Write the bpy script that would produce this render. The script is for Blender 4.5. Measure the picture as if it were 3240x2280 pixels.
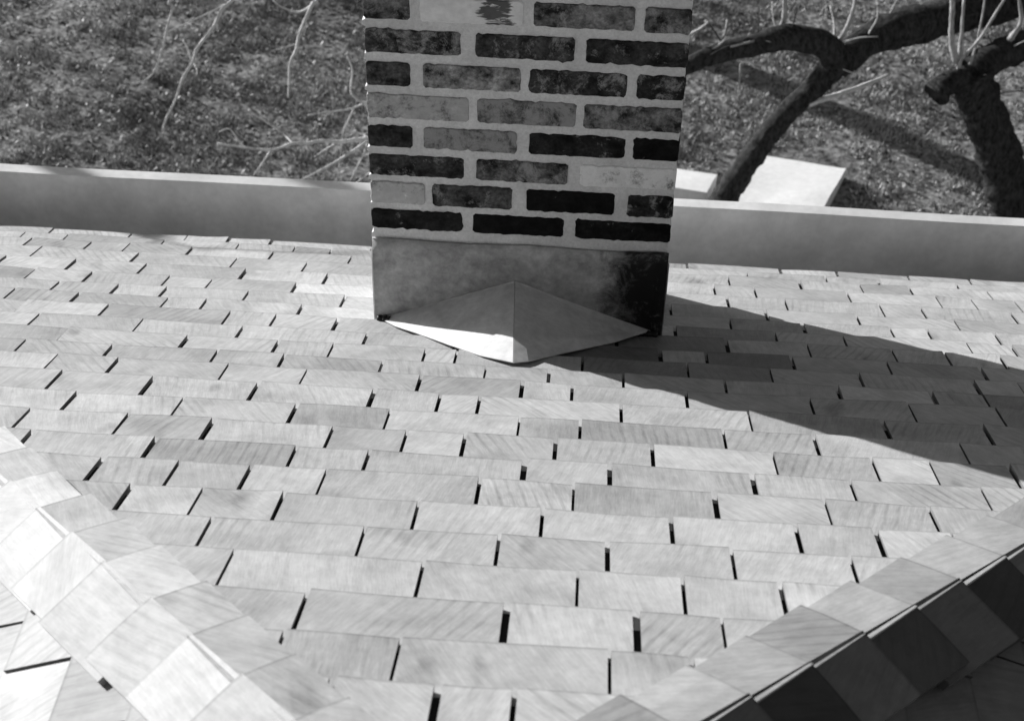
import bpy, math, random
import numpy as np
from mathutils import Vector, Matrix

# ------------------------------------------------------------------ scene, camera, light
scn = bpy.context.scene
for o in list(bpy.data.objects): bpy.data.objects.remove(o, do_unlink=True)
COL = scn.collection
random.seed(7); np.random.seed(7)

CAM_POS = Vector((0.464733, -2.891287, 2.209513))
RIGHT = Vector((0.997546, 0.066888, 0.020703)); UP = Vector((-0.057871, 0.621164, 0.781541)); FWD = Vector((-0.039415, 0.780821, -0.62351))
cam_data = bpy.data.cameras.new('camera'); cam = bpy.data.objects.new('camera', cam_data); COL.objects.link(cam)
cam.matrix_world = Matrix((( RIGHT.x, UP.x, -FWD.x, CAM_POS.x), (RIGHT.y, UP.y, -FWD.y, CAM_POS.y), (RIGHT.z, UP.z, -FWD.z, CAM_POS.z), (0, 0, 0, 1)))
cam_data.sensor_fit = 'HORIZONTAL'; cam_data.sensor_width = 36.0; cam_data.lens = 36.0 * 4935.5 / 3240.0
cam_data.clip_start = 0.05; cam_data.clip_end = 600.0
cam_data.dof.use_dof = True; cam_data.dof.focus_distance = 3.25; cam_data.dof.aperture_fstop = 7.5
scn.camera = cam

SUN_EL = math.radians(17.0); SUN_H = Vector((-0.831, 0.556, 0)).normalized()
TO_SUN = Vector((SUN_H.x * math.cos(SUN_EL), SUN_H.y * math.cos(SUN_EL), math.sin(SUN_EL)))
world = bpy.data.worlds.new('World'); scn.world = world; world.use_nodes = True
wn = world.node_tree; wn.nodes.clear()
sky = wn.nodes.new('ShaderNodeTexSky'); sky.sky_type = 'NISHITA'; sky.sun_disc = False
sky.sun_elevation = SUN_EL; sky.sun_rotation = math.atan2(SUN_H.x, SUN_H.y); sky.air_density = 1.0; sky.dust_density = 1.0
bw = wn.nodes.new('ShaderNodeRGBToBW')                      # black-and-white film: the sky's light is grey
bg = wn.nodes.new('ShaderNodeBackground'); bg.inputs['Strength'].default_value = 0.058
wo = wn.nodes.new('ShaderNodeOutputWorld')
wn.links.new(sky.outputs[0], bw.inputs[0]); wn.links.new(bw.outputs[0], bg.inputs['Color']); wn.links.new(bg.outputs[0], wo.inputs[0])
sd = bpy.data.lights.new('sun', 'SUN'); sd.energy = 5.0; sd.angle = math.radians(0.55); sd.color = (1, 1, 1)
so = bpy.data.objects.new('sun', sd); COL.objects.link(so); so.location = (-12, 8, 9)
so.rotation_euler = (-TO_SUN).to_track_quat('-Z', 'Y').to_euler()
scn.view_settings.view_transform = 'Standard'; scn.view_settings.look = 'None'; scn.view_settings.gamma = 1.0
scn.view_settings.exposure = 0.50; scn.view_settings.use_curve_mapping = False
scn.render.engine = 'CYCLES'

# ------------------------------------------------------------------ materials (black-and-white photograph: greys only)
def g3(v): return (v, v, v, 1)
class NT:
    def __init__(s, name, rough=0.7, spec=0.3):
        s.m = bpy.data.materials.new(name); s.m.use_nodes = True; s.t = s.m.node_tree; s.b = s.t.nodes['Principled BSDF']
        s.b.inputs['Roughness'].default_value = rough; s.b.inputs['Specular IOR Level'].default_value = spec
    def n(s, typ, **kw):
        x = s.t.nodes.new(typ)
        for k, v in kw.items():
            if k in x.inputs: x.inputs[k].default_value = v
            else: setattr(x, k, v)
        return x
    def l(s, a, b): s.t.links.new(a, b)
    def attr(s, name, geo=True): return s.n('ShaderNodeAttribute', attribute_name=name)
    def math(s, op, a, b=None, c=None, clamp=False):
        x = s.t.nodes.new('ShaderNodeMath'); x.operation = op; x.use_clamp = clamp
        for i, v in enumerate((a, b, c)):
            if v is None: continue
            if isinstance(v, (int, float)): x.inputs[i].default_value = v
            else: s.l(v, x.inputs[i])
        return x.outputs[0]
    def noise(s, vec, scale, detail=3.0, rough=0.55, dist=0.0, w=None):
        x = s.t.nodes.new('ShaderNodeTexNoise')
        if w is not None: x.noise_dimensions = '4D'; s.l(w, x.inputs['W'])
        x.inputs['Scale'].default_value = scale; x.inputs['Detail'].default_value = detail; x.inputs['Roughness'].default_value = rough; x.inputs['Distortion'].default_value = dist
        if vec is not None: s.l(vec, x.inputs['Vector'])
        return x.outputs[0]
    def ramp(s, f, p0, v0, p1, v1):
        x = s.t.nodes.new('ShaderNodeMapRange'); x.inputs[1].default_value = p0; x.inputs[2].default_value = p1; x.inputs[3].default_value = v0; x.inputs[4].default_value = v1
        x.clamp = True; s.l(f, x.inputs[0]); return x.outputs[0]
    def mapping(s, vec, scale=(1, 1, 1), rotz=None):
        x = s.t.nodes.new('ShaderNodeMapping'); x.inputs['Scale'].default_value = scale; s.l(vec, x.inputs['Vector'])
        return x.outputs[0]
    def mix(s, f, a, b):   # scalar mix
        return s.math('MULTIPLY_ADD', f, s.math('SUBTRACT', b, a), a) if not isinstance(f, (int, float)) else None
    def out(s, val):
        c = s.t.nodes.new('ShaderNodeCombineColor')
        for i in range(3): s.l(val, c.inputs[i])
        s.l(c.outputs[0], s.b.inputs['Base Color'])
    def bump(s, h, strength, dist):
        x = s.t.nodes.new('ShaderNodeBump'); x.inputs['Strength'].default_value = strength; x.inputs['Distance'].default_value = dist
        s.l(h, x.inputs['Height']); s.l(x.outputs[0], s.b.inputs['Normal'])

def wood_mat():
    k = NT('cedar_shingle', 0.62, 0.25)
    uv = k.attr('guv').outputs['Vector']; tone = k.attr('tone').outputs['Fac']
    sep = k.t.nodes.new('ShaderNodeSeparateXYZ'); k.l(uv, sep.inputs[0]); seed = sep.outputs[2]
    # each shingle's own cut: grain turned a little, saw marks bowed
    rot = k.t.nodes.new('ShaderNodeVectorRotate'); rot.rotation_type = 'Z_AXIS'; k.l(uv, rot.inputs['Vector'])
    wn_ = k.t.nodes.new('ShaderNodeTexWhiteNoise'); wn_.noise_dimensions = '1D'; k.l(seed, wn_.inputs['W'])
    k.l(k.math('MULTIPLY', k.math('SUBTRACT', wn_.outputs[0], 0.62), 1.3), rot.inputs['Angle'])
    gv = rot.outputs[0]
    bow = k.noise(gv, 7.0, 2.0, 0.5)
    st = k.mapping(gv, (1.0, 0.10, 1.0))
    fine = k.noise(st, 420.0, 3.0, 0.6)
    mid = k.noise(st, 120.0, 2.0, 0.5, 0.1)
    wv = k.t.nodes.new('ShaderNodeTexWave'); wv.wave_type = 'BANDS'; wv.bands_direction = 'X'; wv.inputs['Scale'].default_value = 16.0
    wv.inputs['Distortion'].default_value = 2.2; wv.inputs['Detail'].default_value = 2.0; wv.inputs['Detail Scale'].default_value = 0.5
    k.l(gv, wv.inputs['Vector'])
    amt = k.ramp(k.noise(uv, 5.0, 1.0), 0.46, 0.0, 0.66, 1.0)
    lines = k.math('MULTIPLY', k.ramp(wv.outputs['Fac'], 0.0, -0.20, 0.35, 0.0), amt)
    blot = k.ramp(k.noise(uv, 9.0, 2.5, 0.5, 0.4), 0.30, -0.17, 0.60, 0.05)
    stain = k.ramp(k.noise(k.mapping(uv, (1.0, 0.45, 1.0)), 13.0, 2.0, 0.45), 0.66, 0.0, 0.76, -0.28)
    f = k.math('ADD', 1.0, k.math('ADD', lines, k.math('ADD', blot, stain)))
    f = k.math('ADD', f, k.ramp(fine, 0.3, -0.11, 0.7, 0.10)); f = k.math('ADD', f, k.ramp(mid, 0.3, -0.10, 0.7, 0.07))
    f = k.math('MULTIPLY', f, k.ramp(sep.outputs[1], -0.0055, 1.0, -0.0015, 0.72))      # crease shade along each course, painted into the butt end
    mott = k.ramp(k.noise(uv, 45.0, 4.0, 0.7), 0.35, 0.92, 0.65, 1.06)
    f = k.math('MULTIPLY', f, mott)
    k.out(k.math('MULTIPLY', tone, f))
    hh = k.math('ADD', fine, k.math('MULTIPLY', mid, 1.5)); k.bump(hh, 0.18, 0.0010)
    return k.m

def brick_mat():
    k = NT('old_brick', 0.85, 0.2)
    uv = k.attr('guv').outputs['Vector']; tone = k.attr('tone').outputs['Fac']; smear = k.attr('smear').outputs['Fac']
    n1 = k.noise(uv, 26.0, 4.0, 0.62); n2 = k.noise(uv, 120.0, 3.0, 0.6); n3 = k.noise(k.mapping(uv, (1.0, 0.8, 1.0)), 20.0, 9.0, 0.80, 0.3)
    base = k.math('MULTIPLY', tone, k.math('MULTIPLY', k.ramp(n1, 0.34, 0.12, 0.66, 2.2), k.ramp(n2, 0.3, 0.5, 0.7, 1.5)))
    thr = k.math('SUBTRACT', 0.61, k.math('MULTIPLY', smear, 0.25))
    mk = k.math('MULTIPLY', k.math('SUBTRACT', n3, thr), 9.0, clamp=True)
    lightv = k.math('MAXIMUM', k.math('MULTIPLY', tone, 1.7), 0.33)
    v = k.math('MULTIPLY_ADD', k.math('MULTIPLY', mk, 0.85), k.math('SUBTRACT', lightv, base), base)
    k.out(k.math('MINIMUM', v, 0.85)); k.bump(k.math('ADD', n1, n2), 0.5, 0.003)
    return k.m

def painted_brick_mat():
    k = NT('white_painted_brick', 0.7, 0.2)
    uv = k.attr('guv').outputs['Vector']
    n3 = k.noise(k.mapping(uv, (0.35, 1.6, 1.0)), 34.0, 4.0, 0.65, 0.5); sx = k.t.nodes.new('ShaderNodeSeparateXYZ'); k.l(uv, sx.inputs[0])
    side = k.math('ADD', k.ramp(sx.outputs[0], 0.0, -0.22, 0.035, 0.13), k.ramp(sx.outputs[0], 0.075, 0.0, 0.098, -0.25))
    mk = k.math('MULTIPLY', k.math('SUBTRACT', k.math('ADD', n3, side), 0.50), 14.0, clamp=True)
    v = k.math('MULTIPLY_ADD', mk, -0.70, 0.82)
    k.out(k.math('MULTIPLY', v, k.ramp(k.noise(uv, 60.0, 3.0), 0.3, 0.85, 0.7, 1.05))); k.bump(n3, 0.4, 0.002)
    return k.m

def plain_mat(name, val, rough=0.7, scale=20.0, amp=0.15, scale2=150.0, amp2=0.08, bump=0.3, dist=0.002, spec=0.3, metal=0.0):
    k = NT(name, rough, spec); k.b.inputs['Metallic'].default_value = metal
    tc = k.t.nodes.new('ShaderNodeTexCoord').outputs['Object']
    a = k.noise(tc, scale, 4.0, 0.6); b = k.noise(tc, scale2, 3.0, 0.6)
    f = k.math('MULTIPLY', k.ramp(a, 0.3, 1 - amp, 0.7, 1 + amp), k.ramp(b, 0.3, 1 - amp2, 0.7, 1 + amp2))
    k.out(k.math('MULTIPLY', f, val)); k.bump(k.math('ADD', a, k.math('MULTIPLY', b, 0.5)), bump, dist)
    return k.m

def flashing_mat():
    k = NT('lead_flashing', 0.55, 0.4)
    tc = k.t.nodes.new('ShaderNodeTexCoord').outputs['Object']
    s = k.t.nodes.new('ShaderNodeSeparateXYZ'); k.l(tc, s.inputs[0])
    a = k.noise(tc, 9.0, 4.0, 0.6, 0.5); b = k.noise(tc, 70.0, 3.0, 0.6)
    base = k.math('MULTIPLY', k.ramp(a, 0.3, 0.26, 0.7, 0.52), k.math('MULTIPLY', k.ramp(b, 0.3, 0.82, 0.7, 1.15), k.ramp(k.noise(tc, 24.0, 6.0, 0.75), 0.3, 0.72, 0.7, 1.2)))
    # roofing tar brushed over the right hand end
    t = k.math('ADD', k.ramp(s.outputs[0], 0.42, -0.55, 0.60, 0.38), k.math('MULTIPLY', k.noise(tc, 16.0, 8.0, 0.78, 0.4), 1.3))
    mk = k.math('MULTIPLY', k.math('SUBTRACT', t, 0.56), 2.6, clamp=True)
    v = k.math('MULTIPLY_ADD', mk, k.math('SUBTRACT', 0.012, base), base)
    # light scuffs and mortar droppings
    sc = k.math('MULTIPLY', k.math('SUBTRACT', k.noise(k.mapping(tc, (1.0, 1.0, 1.8)), 22.0, 5.0, 0.72), 0.62), 9.0, clamp=True)
    v = k.math('MULTIPLY_ADD', k.math('MULTIPLY', sc, 0.6), k.math('SUBTRACT', 0.34, v), v)
    k.out(v); k.bump(k.math('ADD', a, b), 0.25, 0.004)
    return k.m

def mortar_mat():
    k = NT('grey_mortar', 0.9, 0.15)
    tc = k.t.nodes.new('ShaderNodeTexCoord').outputs['Object']
    a = k.noise(tc, 14.0, 4.0, 0.6); b = k.noise(tc, 160.0, 4.0, 0.65)
    k.out(k.math('MULTIPLY', k.ramp(a, 0.3, 0.60, 0.7, 0.76), k.ramp(b, 0.3, 0.86, 0.7, 1.12)))
    k.bump(k.math('ADD', k.math('MULTIPLY', a, 2.0), b), 0.5, 0.003)
    return k.m

def bark_mat(name, lo, hi):
    k = NT(name, 0.9, 0.1)
    tc = k.t.nodes.new('ShaderNodeTexCoord').outputs['Object']
    a = k.noise(k.mapping(tc, (1, 1, 0.45)), 38.0, 5.0, 0.7, 0.4)
    k.out(k.ramp(a, 0.32, lo, 0.68, hi)); k.bump(a, 0.8, 0.02)
    return k.m

def ground_mat():
    k = NT('winter_lawn_soil', 0.95, 0.05)
    tc = k.t.nodes.new('ShaderNodeTexCoord').outputs['Object']
    a = k.noise(tc, 1.6, 5.0, 0.6); b = k.noise(tc, 18.0, 5.0, 0.7)
    k.out(k.math('MULTIPLY', k.ramp(a, 0.32, 0.12, 0.68, 0.34), k.ramp(b, 0.35, 0.25, 0.65, 1.7)))
    k.bump(b, 0.8, 0.03)
    return k.m

def tone_mat(name, rough=0.8, spec=0.1):
    k = NT(name, rough, spec); k.out(k.attr('tone').outputs['Fac']); return k.m

M_WOOD = wood_mat(); M_BRICK = brick_mat(); M_PBRICK = painted_brick_mat(); M_MORTAR = mortar_mat(); M_FLASH = flashing_mat()
M_CRICKET = plain_mat('cricket_metal', 0.66, 0.5, 11.0, 0.22, 60.0, 0.10, 0.2, 0.004, 0.4)
M_BOARD = plain_mat('white_painted_board', 0.76, 0.55, 6.0, 0.14, 40.0, 0.06, 0.2, 0.002)
M_DECK = plain_mat('roof_deck', 0.08); M_GAPSHADE = plain_mat('gap_shade_black', 0.012, 0.9); M_TROUGH = plain_mat('gutter_lining', 0.72, 0.5)
M_WALL = plain_mat('painted_wall', 0.6, 0.7, 3.0, 0.06)
M_TAR = plain_mat('tar_caulk', 0.015, 0.5)
M_BARK = bark_mat('dark_bark', 0.006, 0.075); M_TWIG = bark_mat('pale_twig_bark', 0.60, 0.85); M_SHOOT = bark_mat('grey_shoot_bark', 0.22, 0.60)
M_GROUND = ground_mat(); M_GRASS = tone_mat('dry_grass'); M_LEAF = tone_mat('fallen_leaves', 0.6, 0.25)
M_SLAB = plain_mat('white_sheet', 0.80, 0.6, 5.0, 0.10, 30.0, 0.06, 0.2)

# ------------------------------------------------------------------ helpers
def tag(o, label=None, cat=None, group=None, kind=None):
    for k, v in (('label', label), ('category', cat), ('group', group), ('kind', kind)):
        if v: o[k] = v
    return o
WPOS = {}
def empty(name, loc):
    o = bpy.data.objects.new(name, None); COL.objects.link(o); o.location = loc; o.empty_display_size = 0.1; WPOS[o.name] = Vector(loc); return o
def obj(name, verts, faces, mat, parent=None, origin=None, attrs=None, smooth=False):
    """verts in world space; the object's origin goes to `origin` (world)"""
    V = np.asarray(verts, dtype=float)
    O = np.array(origin if origin is not None else V.mean(0), dtype=float)
    me = bpy.data.meshes.new(name); me.from_pydata((V - O).tolist(), [], [list(f) for f in faces])
    if attrs:
        for k, (typ, data) in attrs.items():
            a = me.attributes.new(k, typ, 'POINT')
            a.data.foreach_set('vector' if typ == 'FLOAT_VECTOR' else 'value', np.asarray(data, dtype=np.float32).ravel())
    if smooth: me.shade_smooth()
    me.materials.append(mat); me.update()
    o = bpy.data.objects.new(name, me); COL.objects.link(o); WPOS[o.name] = Vector(O)
    if parent is not None:
        o.parent = parent; o.location = Vector(O) - WPOS[parent.name]
    else: o.location = Vector(O)
    return o
def box_vf(x0, x1, y0, y1, z0, z1):
    v = [(x0, y0, z0), (x1, y0, z0), (x1, y1, z0), (x0, y1, z0), (x0, y0, z1), (x1, y0, z1), (x1, y1, z1), (x0, y1, z1)]
    return v, [(0, 3, 2, 1), (4, 5, 6, 7), (0, 1, 5, 4), (1, 2, 6, 5), (2, 3, 7, 6), (3, 0, 4, 7)]
def clip(poly, a, b, c):
    """keep a*u + b*v <= c"""
    out = []
    for i in range(len(poly)):
        p, q = poly[i], poly[(i + 1) % len(poly)]
        dp = a * p[0] + b * p[1] - c; dq = a * q[0] + b * q[1] - c
        if dp <= 0: out.append(p)
        if (dp < 0 < dq) or (dq < 0 < dp):
            t = dp / (dp - dq); out.append((p[0] + t * (q[0] - p[0]), p[1] + t * (q[1] - p[1])))
    return out
def in_view(P, m=0.0):
    d = Vector(P) - CAM_POS; z = d.dot(FWD)
    if z <= 0.1: return False
    x = 4935.5 * d.dot(RIGHT) / z / 1620; y = 4935.5 * d.dot(UP) / z / 1140
    return abs(x) < 1 + m and abs(y) < 1 + m
def vnoise(P, s, seed=0):
    P = np.asarray(P) * s + seed * 7.13
    return (np.sin(P[:, 0] * 1.7 + np.sin(P[:, 1] * 2.3 + 1.1) * 1.3) + np.sin(P[:, 1] * 2.1 + np.sin(P[:, 2] * 1.9) * 1.5) + np.sin(P[:, 2] * 2.7 + np.sin(P[:, 0] * 1.6 + 2.0) * 1.2)) / 3

# ------------------------------------------------------------------ geometry of the house roof
ALPHA = 0.417379; CA, SA, TA = math.cos(ALPHA), math.sin(ALPHA), math.tan(ALPHA)
XA, YA, MM = 0.378881, -2.045932, 0.90345
BETA = math.atan(TA / MM); CB, SB = math.cos(BETA), math.sin(BETA)
ZA = -TA * YA
GROUND_Z = -3.2
EAVE_V = 0.905
class Slope:
    def __init__(s, O, ex, ev, en): s.O, s.ex, s.ev, s.en = Vector(O), Vector(ex), Vector(ev), Vector(en)
    def p(s, u, v, n): return s.O + s.ex * u + s.ev * v + s.en * n
FRONT = Slope((0, 0, 0), (1, 0, 0), (0, CA, -SA), (0, SA, CA))
LEFT = Slope((XA, 0, ZA), (0, 1, 0), (-CB, 0, -SB), (-SB, 0, CB))
RIGHTS = Slope((XA, 0, ZA), (0, -1, 0), (CB, 0, -SB), (SB, 0, CB))

house = empty('house', (XA, -2.5, GROUND_Z))
tag(house, 'shingled hip roofed house with pale cedar shingles and a white board along its eave', 'house')
TB = 0.0095
E_NOM = 0.122

class Soup:
    def __init__(s): s.v = []; s.f = []; s.g = []; s.t = []
    def add(s, v, f, g, t):
        b = len(s.v); s.v += v; s.f += [tuple(i + b for i in q) for q in f]; s.g += g; s.t += t
    def build(s, name, mat, parent):
        return obj(name, s.v, s.f, mat, parent, attrs={'guv': ('FLOAT_VECTOR', s.g), 'tone': ('FLOAT', s.t)})

SEED = [0.0]
def shingle_geo(S, u0, u1, vb, e, tone, clips=(), lift=None):
    """one tapered shingle: butt at vb, running e plus a hidden tail up the slope"""
    SEED[0] += 1.37; sd = SEED[0]
    R = random.uniform
    lift = R(0.0, 0.0030) if lift is None else lift
    cup = R(-0.0015, 0.0022); tw = R(-0.0020, 0.0020); L = e + 0.055; skew = R(-0.014, 0.014)
    w = u1 - u0; uc = (u0 + u1) / 2; sl = TB / e
    jb = R(-0.0035, 0.0035)
    def top(u, y):
        f = (u - uc) / max(w, 0.02) * 2
        return y * sl + (lift + cup * (f * f - 0.3) + tw * f) * max(0.0, 1 + y / L)
    def P(u, y, n): return tuple(S.p(u, vb + jb + y + skew * (u - uc) * (1 if y > -0.01 else 0), n))
    poly = [(u0, vb - L), (u1, vb - L), (u1, vb + 0.01), (u0, vb + 0.01)]
    cl = poly
    for c in clips: cl = clip(cl, *c)
    if len(cl) < 3: return None
    if abs(sum(cl[i][0] * cl[(i + 1) % len(cl)][1] - cl[(i + 1) % len(cl)][0] * cl[i][1] for i in range(len(cl)))) < 0.0006: return None
    cut = any(p not in poly for p in cl) or len(cl) != 4
    V = []; F = []; G = []
    def put(u, y, n): V.append(P(u, y, n)); G.append((u - uc, y, sd)); return len(V) - 1
    if cut:
        cl = [(a, min(b, vb)) for a, b in cl]
        n_ = len(cl)
        t = [put(a, b - vb, top(a, b - vb)) for a, b in cl]
        bt = [put(a, b - vb, -TB * (1 + 0.6 * (vb - b) / e)) for a, b in cl]
        F.append(tuple(t)); F.append(tuple(reversed(bt)))
        for i in range(n_):
            j = (i + 1) % n_; F.append((t[i], bt[i], bt[j], t[j]))
    else:
        nu = 4; ys = (-L, -0.5 * e, 0.0)
        T = [[put(u0 + w * i / nu, y, top(u0 + w * i / nu, y)) for i in range(nu + 1)] for y in ys]
        B = [[put(u0 + w * i / nu, y, -TB * (1 + 0.55 * (-y) / e) if y < 0 else -TB) for i in range(nu + 1)] for y in ys]
        for r in range(2):
            for i in range(nu):
                F.append((T[r][i], T[r][i + 1], T[r + 1][i + 1], T[r + 1][i])); F.append((B[r][i], B[r + 1][i], B[r + 1][i + 1], B[r][i + 1]))
            F.append((T[r][0], T[r + 1][0], B[r + 1][0], B[r][0])); F.append((T[r][nu], B[r][nu], B[r + 1][nu], T[r + 1][nu]))
        for i in range(nu): F.append((T[2][i], T[2][i + 1], B[2][i + 1], B[2][i])); F.append((T[0][i], B[0][i], B[0][i + 1], T[0][i + 1]))
    Tn = [tone] * len(V)
    V2, F2, G2, T2 = list(V), [], list(G), Tn
    ntop = (1 if cut else 0)
    for q in F:
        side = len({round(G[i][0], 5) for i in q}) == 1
        if side:  # side faces darkened in colour to keep sunlit gap edges dim
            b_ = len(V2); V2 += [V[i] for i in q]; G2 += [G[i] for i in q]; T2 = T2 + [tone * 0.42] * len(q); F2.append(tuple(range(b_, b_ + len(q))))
        else: F2.append(q)
    return V2, F2, G2, T2

def wood_tone():
    t = random.gauss(0.49, 0.045)
    if random.random() < 0.10: t -= random.uniform(0.05, 0.11)
    return max(0.33, min(0.58, t))

# decks (closed slabs under the shingles)
def deck(name, pts, S):
    top = [tuple(S.p(u, v, -0.022)) for u, v in pts]; bot = [tuple(S.p(u, v, -0.06)) for u, v in pts]; n = len(pts)
    F = [tuple(range(n)), tuple(reversed(range(n, 2 * n)))] + [(i, i + n, (i + 1) % n + n, (i + 1) % n) for i in range(n)]
    return obj(name, top + bot, F, M_DECK, house, origin=tuple(S.p(*pts[0], 0)))
y_e = EAVE_V * CA; t_e = y_e - YA; v_e = MM * t_e / CB
YBACK = -6.0
d_front = deck('front_slope', [(XA, YA / CA), (XA - MM * t_e, y_e / CA), (XA + MM * t_e, y_e / CA)], FRONT)
d_left = deck('side_slope', [(YBACK, 0), (YA, 0), (y_e, v_e), (YBACK, v_e)], LEFT)
d_right = deck('side_slope', [(-YA, 0), (-YBACK, 0), (-YBACK, v_e), (-y_e, v_e)], RIGHTS)

# course lines (distance down the slope) and the joints between shingles in each course, measured on the roof
VC = [-1.8464, -1.7223, -1.5927, -1.462, -1.3414, -1.2161, -1.0897, -0.9754, -0.8463, -0.7246, -0.5927, -0.4676, -0.3657, -0.2479, -0.1336, -0.0083, 0.1043, 0.2224, 0.3465, 0.4844, 0.6227, 0.7484, 0.8272]
JN = [[0.267, 0.531], [0.125, 0.395, 0.568, 0.682], [-0.005, 0.268, 0.488, 0.636, 0.774], [-0.066, 0.167, 0.369, 0.531, 0.715, 0.891], [-0.224, -0.11, 0.02, 0.234, 0.43, 0.631, 0.825, 0.95], [-0.309, -0.181, -0.06, 0.066, 0.322, 0.477, 0.708, 0.889, 1.058], [-0.47, -0.252, -0.006, 0.122, 0.391, 0.537, 0.781, 0.948, 1.169], [-0.519, -0.339, -0.181, 0.038, 0.172, 0.278, 0.441, 0.614, 0.83, 1.006, 1.108, 1.249], [-0.473, -0.269, -0.052, 0.125, 0.37, 0.484, 0.751, 0.919, 1.188], [-0.545, -0.361, -0.153, 0.078, 0.208, 0.286, 0.562, 0.81, 1.069, 1.262], [-0.596, -0.469, -0.241, -0.079, 0.156, 0.364, 0.465, 0.695, 0.944, 1.143, 1.318], [-0.7, -0.513, -0.288, -0.145, 0.064, 0.282, 0.415, 0.57, 0.782, 1.015, 1.209], [-0.648, -0.38, -0.181, -0.06, 0.143, 0.211, 0.484, 0.71, 0.888, 1.079, 1.322], [-0.753, -0.515, -0.284, -0.002, 0.2, 0.4, 0.656, 0.758, 0.948, 1.159, 1.366], [-0.827, -0.631, -0.342, -0.233, -0.088, 0.15, 0.35, 0.56, 0.813, 0.999, 1.193, 1.313, 1.437], [-0.896, -0.738, -0.521, -0.425, -0.193, 0.05, 0.25, 0.47, 0.7, 0.937, 1.099, 1.389, 1.494], [-0.826, -0.674, -0.554, -0.349, -0.109, 0.12, 0.36, 0.6, 0.839, 1.018, 1.231, 1.32], [-0.93, -0.781, -0.581, -0.47, -0.252, 0.0, 0.2, 0.45, 0.7, 0.94, 1.168, 1.413], [-0.868, -0.679, -0.412, -0.194, 0.1, 0.35, 0.6, 0.854, 1.004, 1.249, 1.356, 1.587], [-1.011, -0.739, -0.469, -0.275, -0.03, 0.2, 0.42, 0.64, 0.829, 0.938, 1.188, 1.424, 1.519], [-1.081, -0.911, -0.801, -0.623, -0.393, -0.172, 0.05, 0.3, 0.52, 0.7, 0.878, 1.075, 1.242, 1.377, 1.592], [-1.131, -1.005, -0.726, -0.51, -0.348, -0.243, 0.0, 0.22, 0.47, 0.7, 0.937, 1.159, 1.307, 1.525], [-1.076, -0.844, -0.68, -0.556, -0.431, -0.135, 0.1, 0.3, 0.55, 0.774, 1.041, 1.202, 1.406, 1.58]]
fclips = [(-1, -MM * CA, -(XA + MM * YA)), (1, -MM * CA, XA - MM * YA)]      # left and right hip lines
soup_front = Soup(); nsh = 0
def hipx(v): t = max(0.0, v * CA - YA); return XA - MM * t, XA + MM * t
courses = []
for k in range(len(VC)):
    courses.append((VC[k], VC[k + 1] if k + 1 < len(VC) else EAVE_V, list(JN[k])))
v0 = VC[0]
for k in range(3): courses.append((v0 - E_NOM, v0, [[0.327, 0.418], [0.25, 0.44], [0.36]][k])); v0 -= E_NOM
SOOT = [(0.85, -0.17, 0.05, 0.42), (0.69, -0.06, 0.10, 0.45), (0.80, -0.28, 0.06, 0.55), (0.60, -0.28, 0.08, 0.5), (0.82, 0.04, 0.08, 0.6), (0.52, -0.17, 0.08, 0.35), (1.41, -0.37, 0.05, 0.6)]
for va, vb, js in courses:
    e = vb - va; xl, xr = hipx(vb); gap_default = 0.006
    while js[0] > xl - 0.02: js.insert(0, js[0] - random.uniform(0.09, 0.27))
    while js[-1] < xr + 0.02: js.append(js[-1] + random.uniform(0.09, 0.27))
    gaps = [random.choice((0.0045, 0.006, 0.0068, 0.0078, 0.0088, 0.0105)) for _ in js]
    for i in range(len(js) - 1):
        a = js[i] + gaps[i] / 2; b = js[i + 1] - gaps[i + 1] / 2
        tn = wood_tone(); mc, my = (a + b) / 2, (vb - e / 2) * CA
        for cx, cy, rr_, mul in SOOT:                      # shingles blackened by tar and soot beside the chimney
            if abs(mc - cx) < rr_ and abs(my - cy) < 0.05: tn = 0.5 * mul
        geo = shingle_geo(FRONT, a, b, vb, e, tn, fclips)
        if geo is None: continue
        c = FRONT.p(min(max((a + b) / 2, xl), xr), vb - e / 2, 0)
        hidden = (0.0 < c.x < 0.66 and 0.0 < c.y < 0.44)
        seen = any(in_view(FRONT.p(min(max(uu, xl), xr), vb - e / 2, 0)) for uu in (a, (a + b) / 2, b)) and not hidden and vb > -1.97
        if seen:
            obj('shingle', geo[0], geo[1], M_WOOD, d_front, origin=tuple(c), attrs={'guv': ('FLOAT_VECTOR', geo[2]), 'tone': ('FLOAT', geo[3])}); nsh += 1
        else: soup_front.add(*geo)
tag(soup_front.build('more_shingles', M_WOOD, d_front), kind='stuff')
def gap_shade(S, vb, e, clips, u0, u1):  # black strip added under each course to deepen the shade in the gaps
    pts = [(u0, vb - e - 0.03), (u1, vb - e - 0.03), (u1, vb - 0.010), (u0, vb - 0.010)]
    for c in clips: pts = clip(pts, *c)
    if len(pts) < 3: return [], []
    V = [tuple(S.p(a, v_, -TB - (vb - v_) / e * TB * 0.74 - 0.0002)) for a, v_ in pts]; V += [tuple(Vector(p) - S.en * 0.0004) for p in V]; n_ = len(pts)
    return V, [tuple(range(n_)), tuple(reversed(range(n_, 2 * n_)))] + [(i, n_ + i, n_ + (i + 1) % n_, (i + 1) % n_) for i in range(n_)]
for va, vb, js in courses:
    v_, f_ = gap_shade(FRONT, vb, vb - va, fclips, -3, 4)
    if v_: obj('gap_shade_strip', v_, f_, M_GAPSHADE, d_front)

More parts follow.
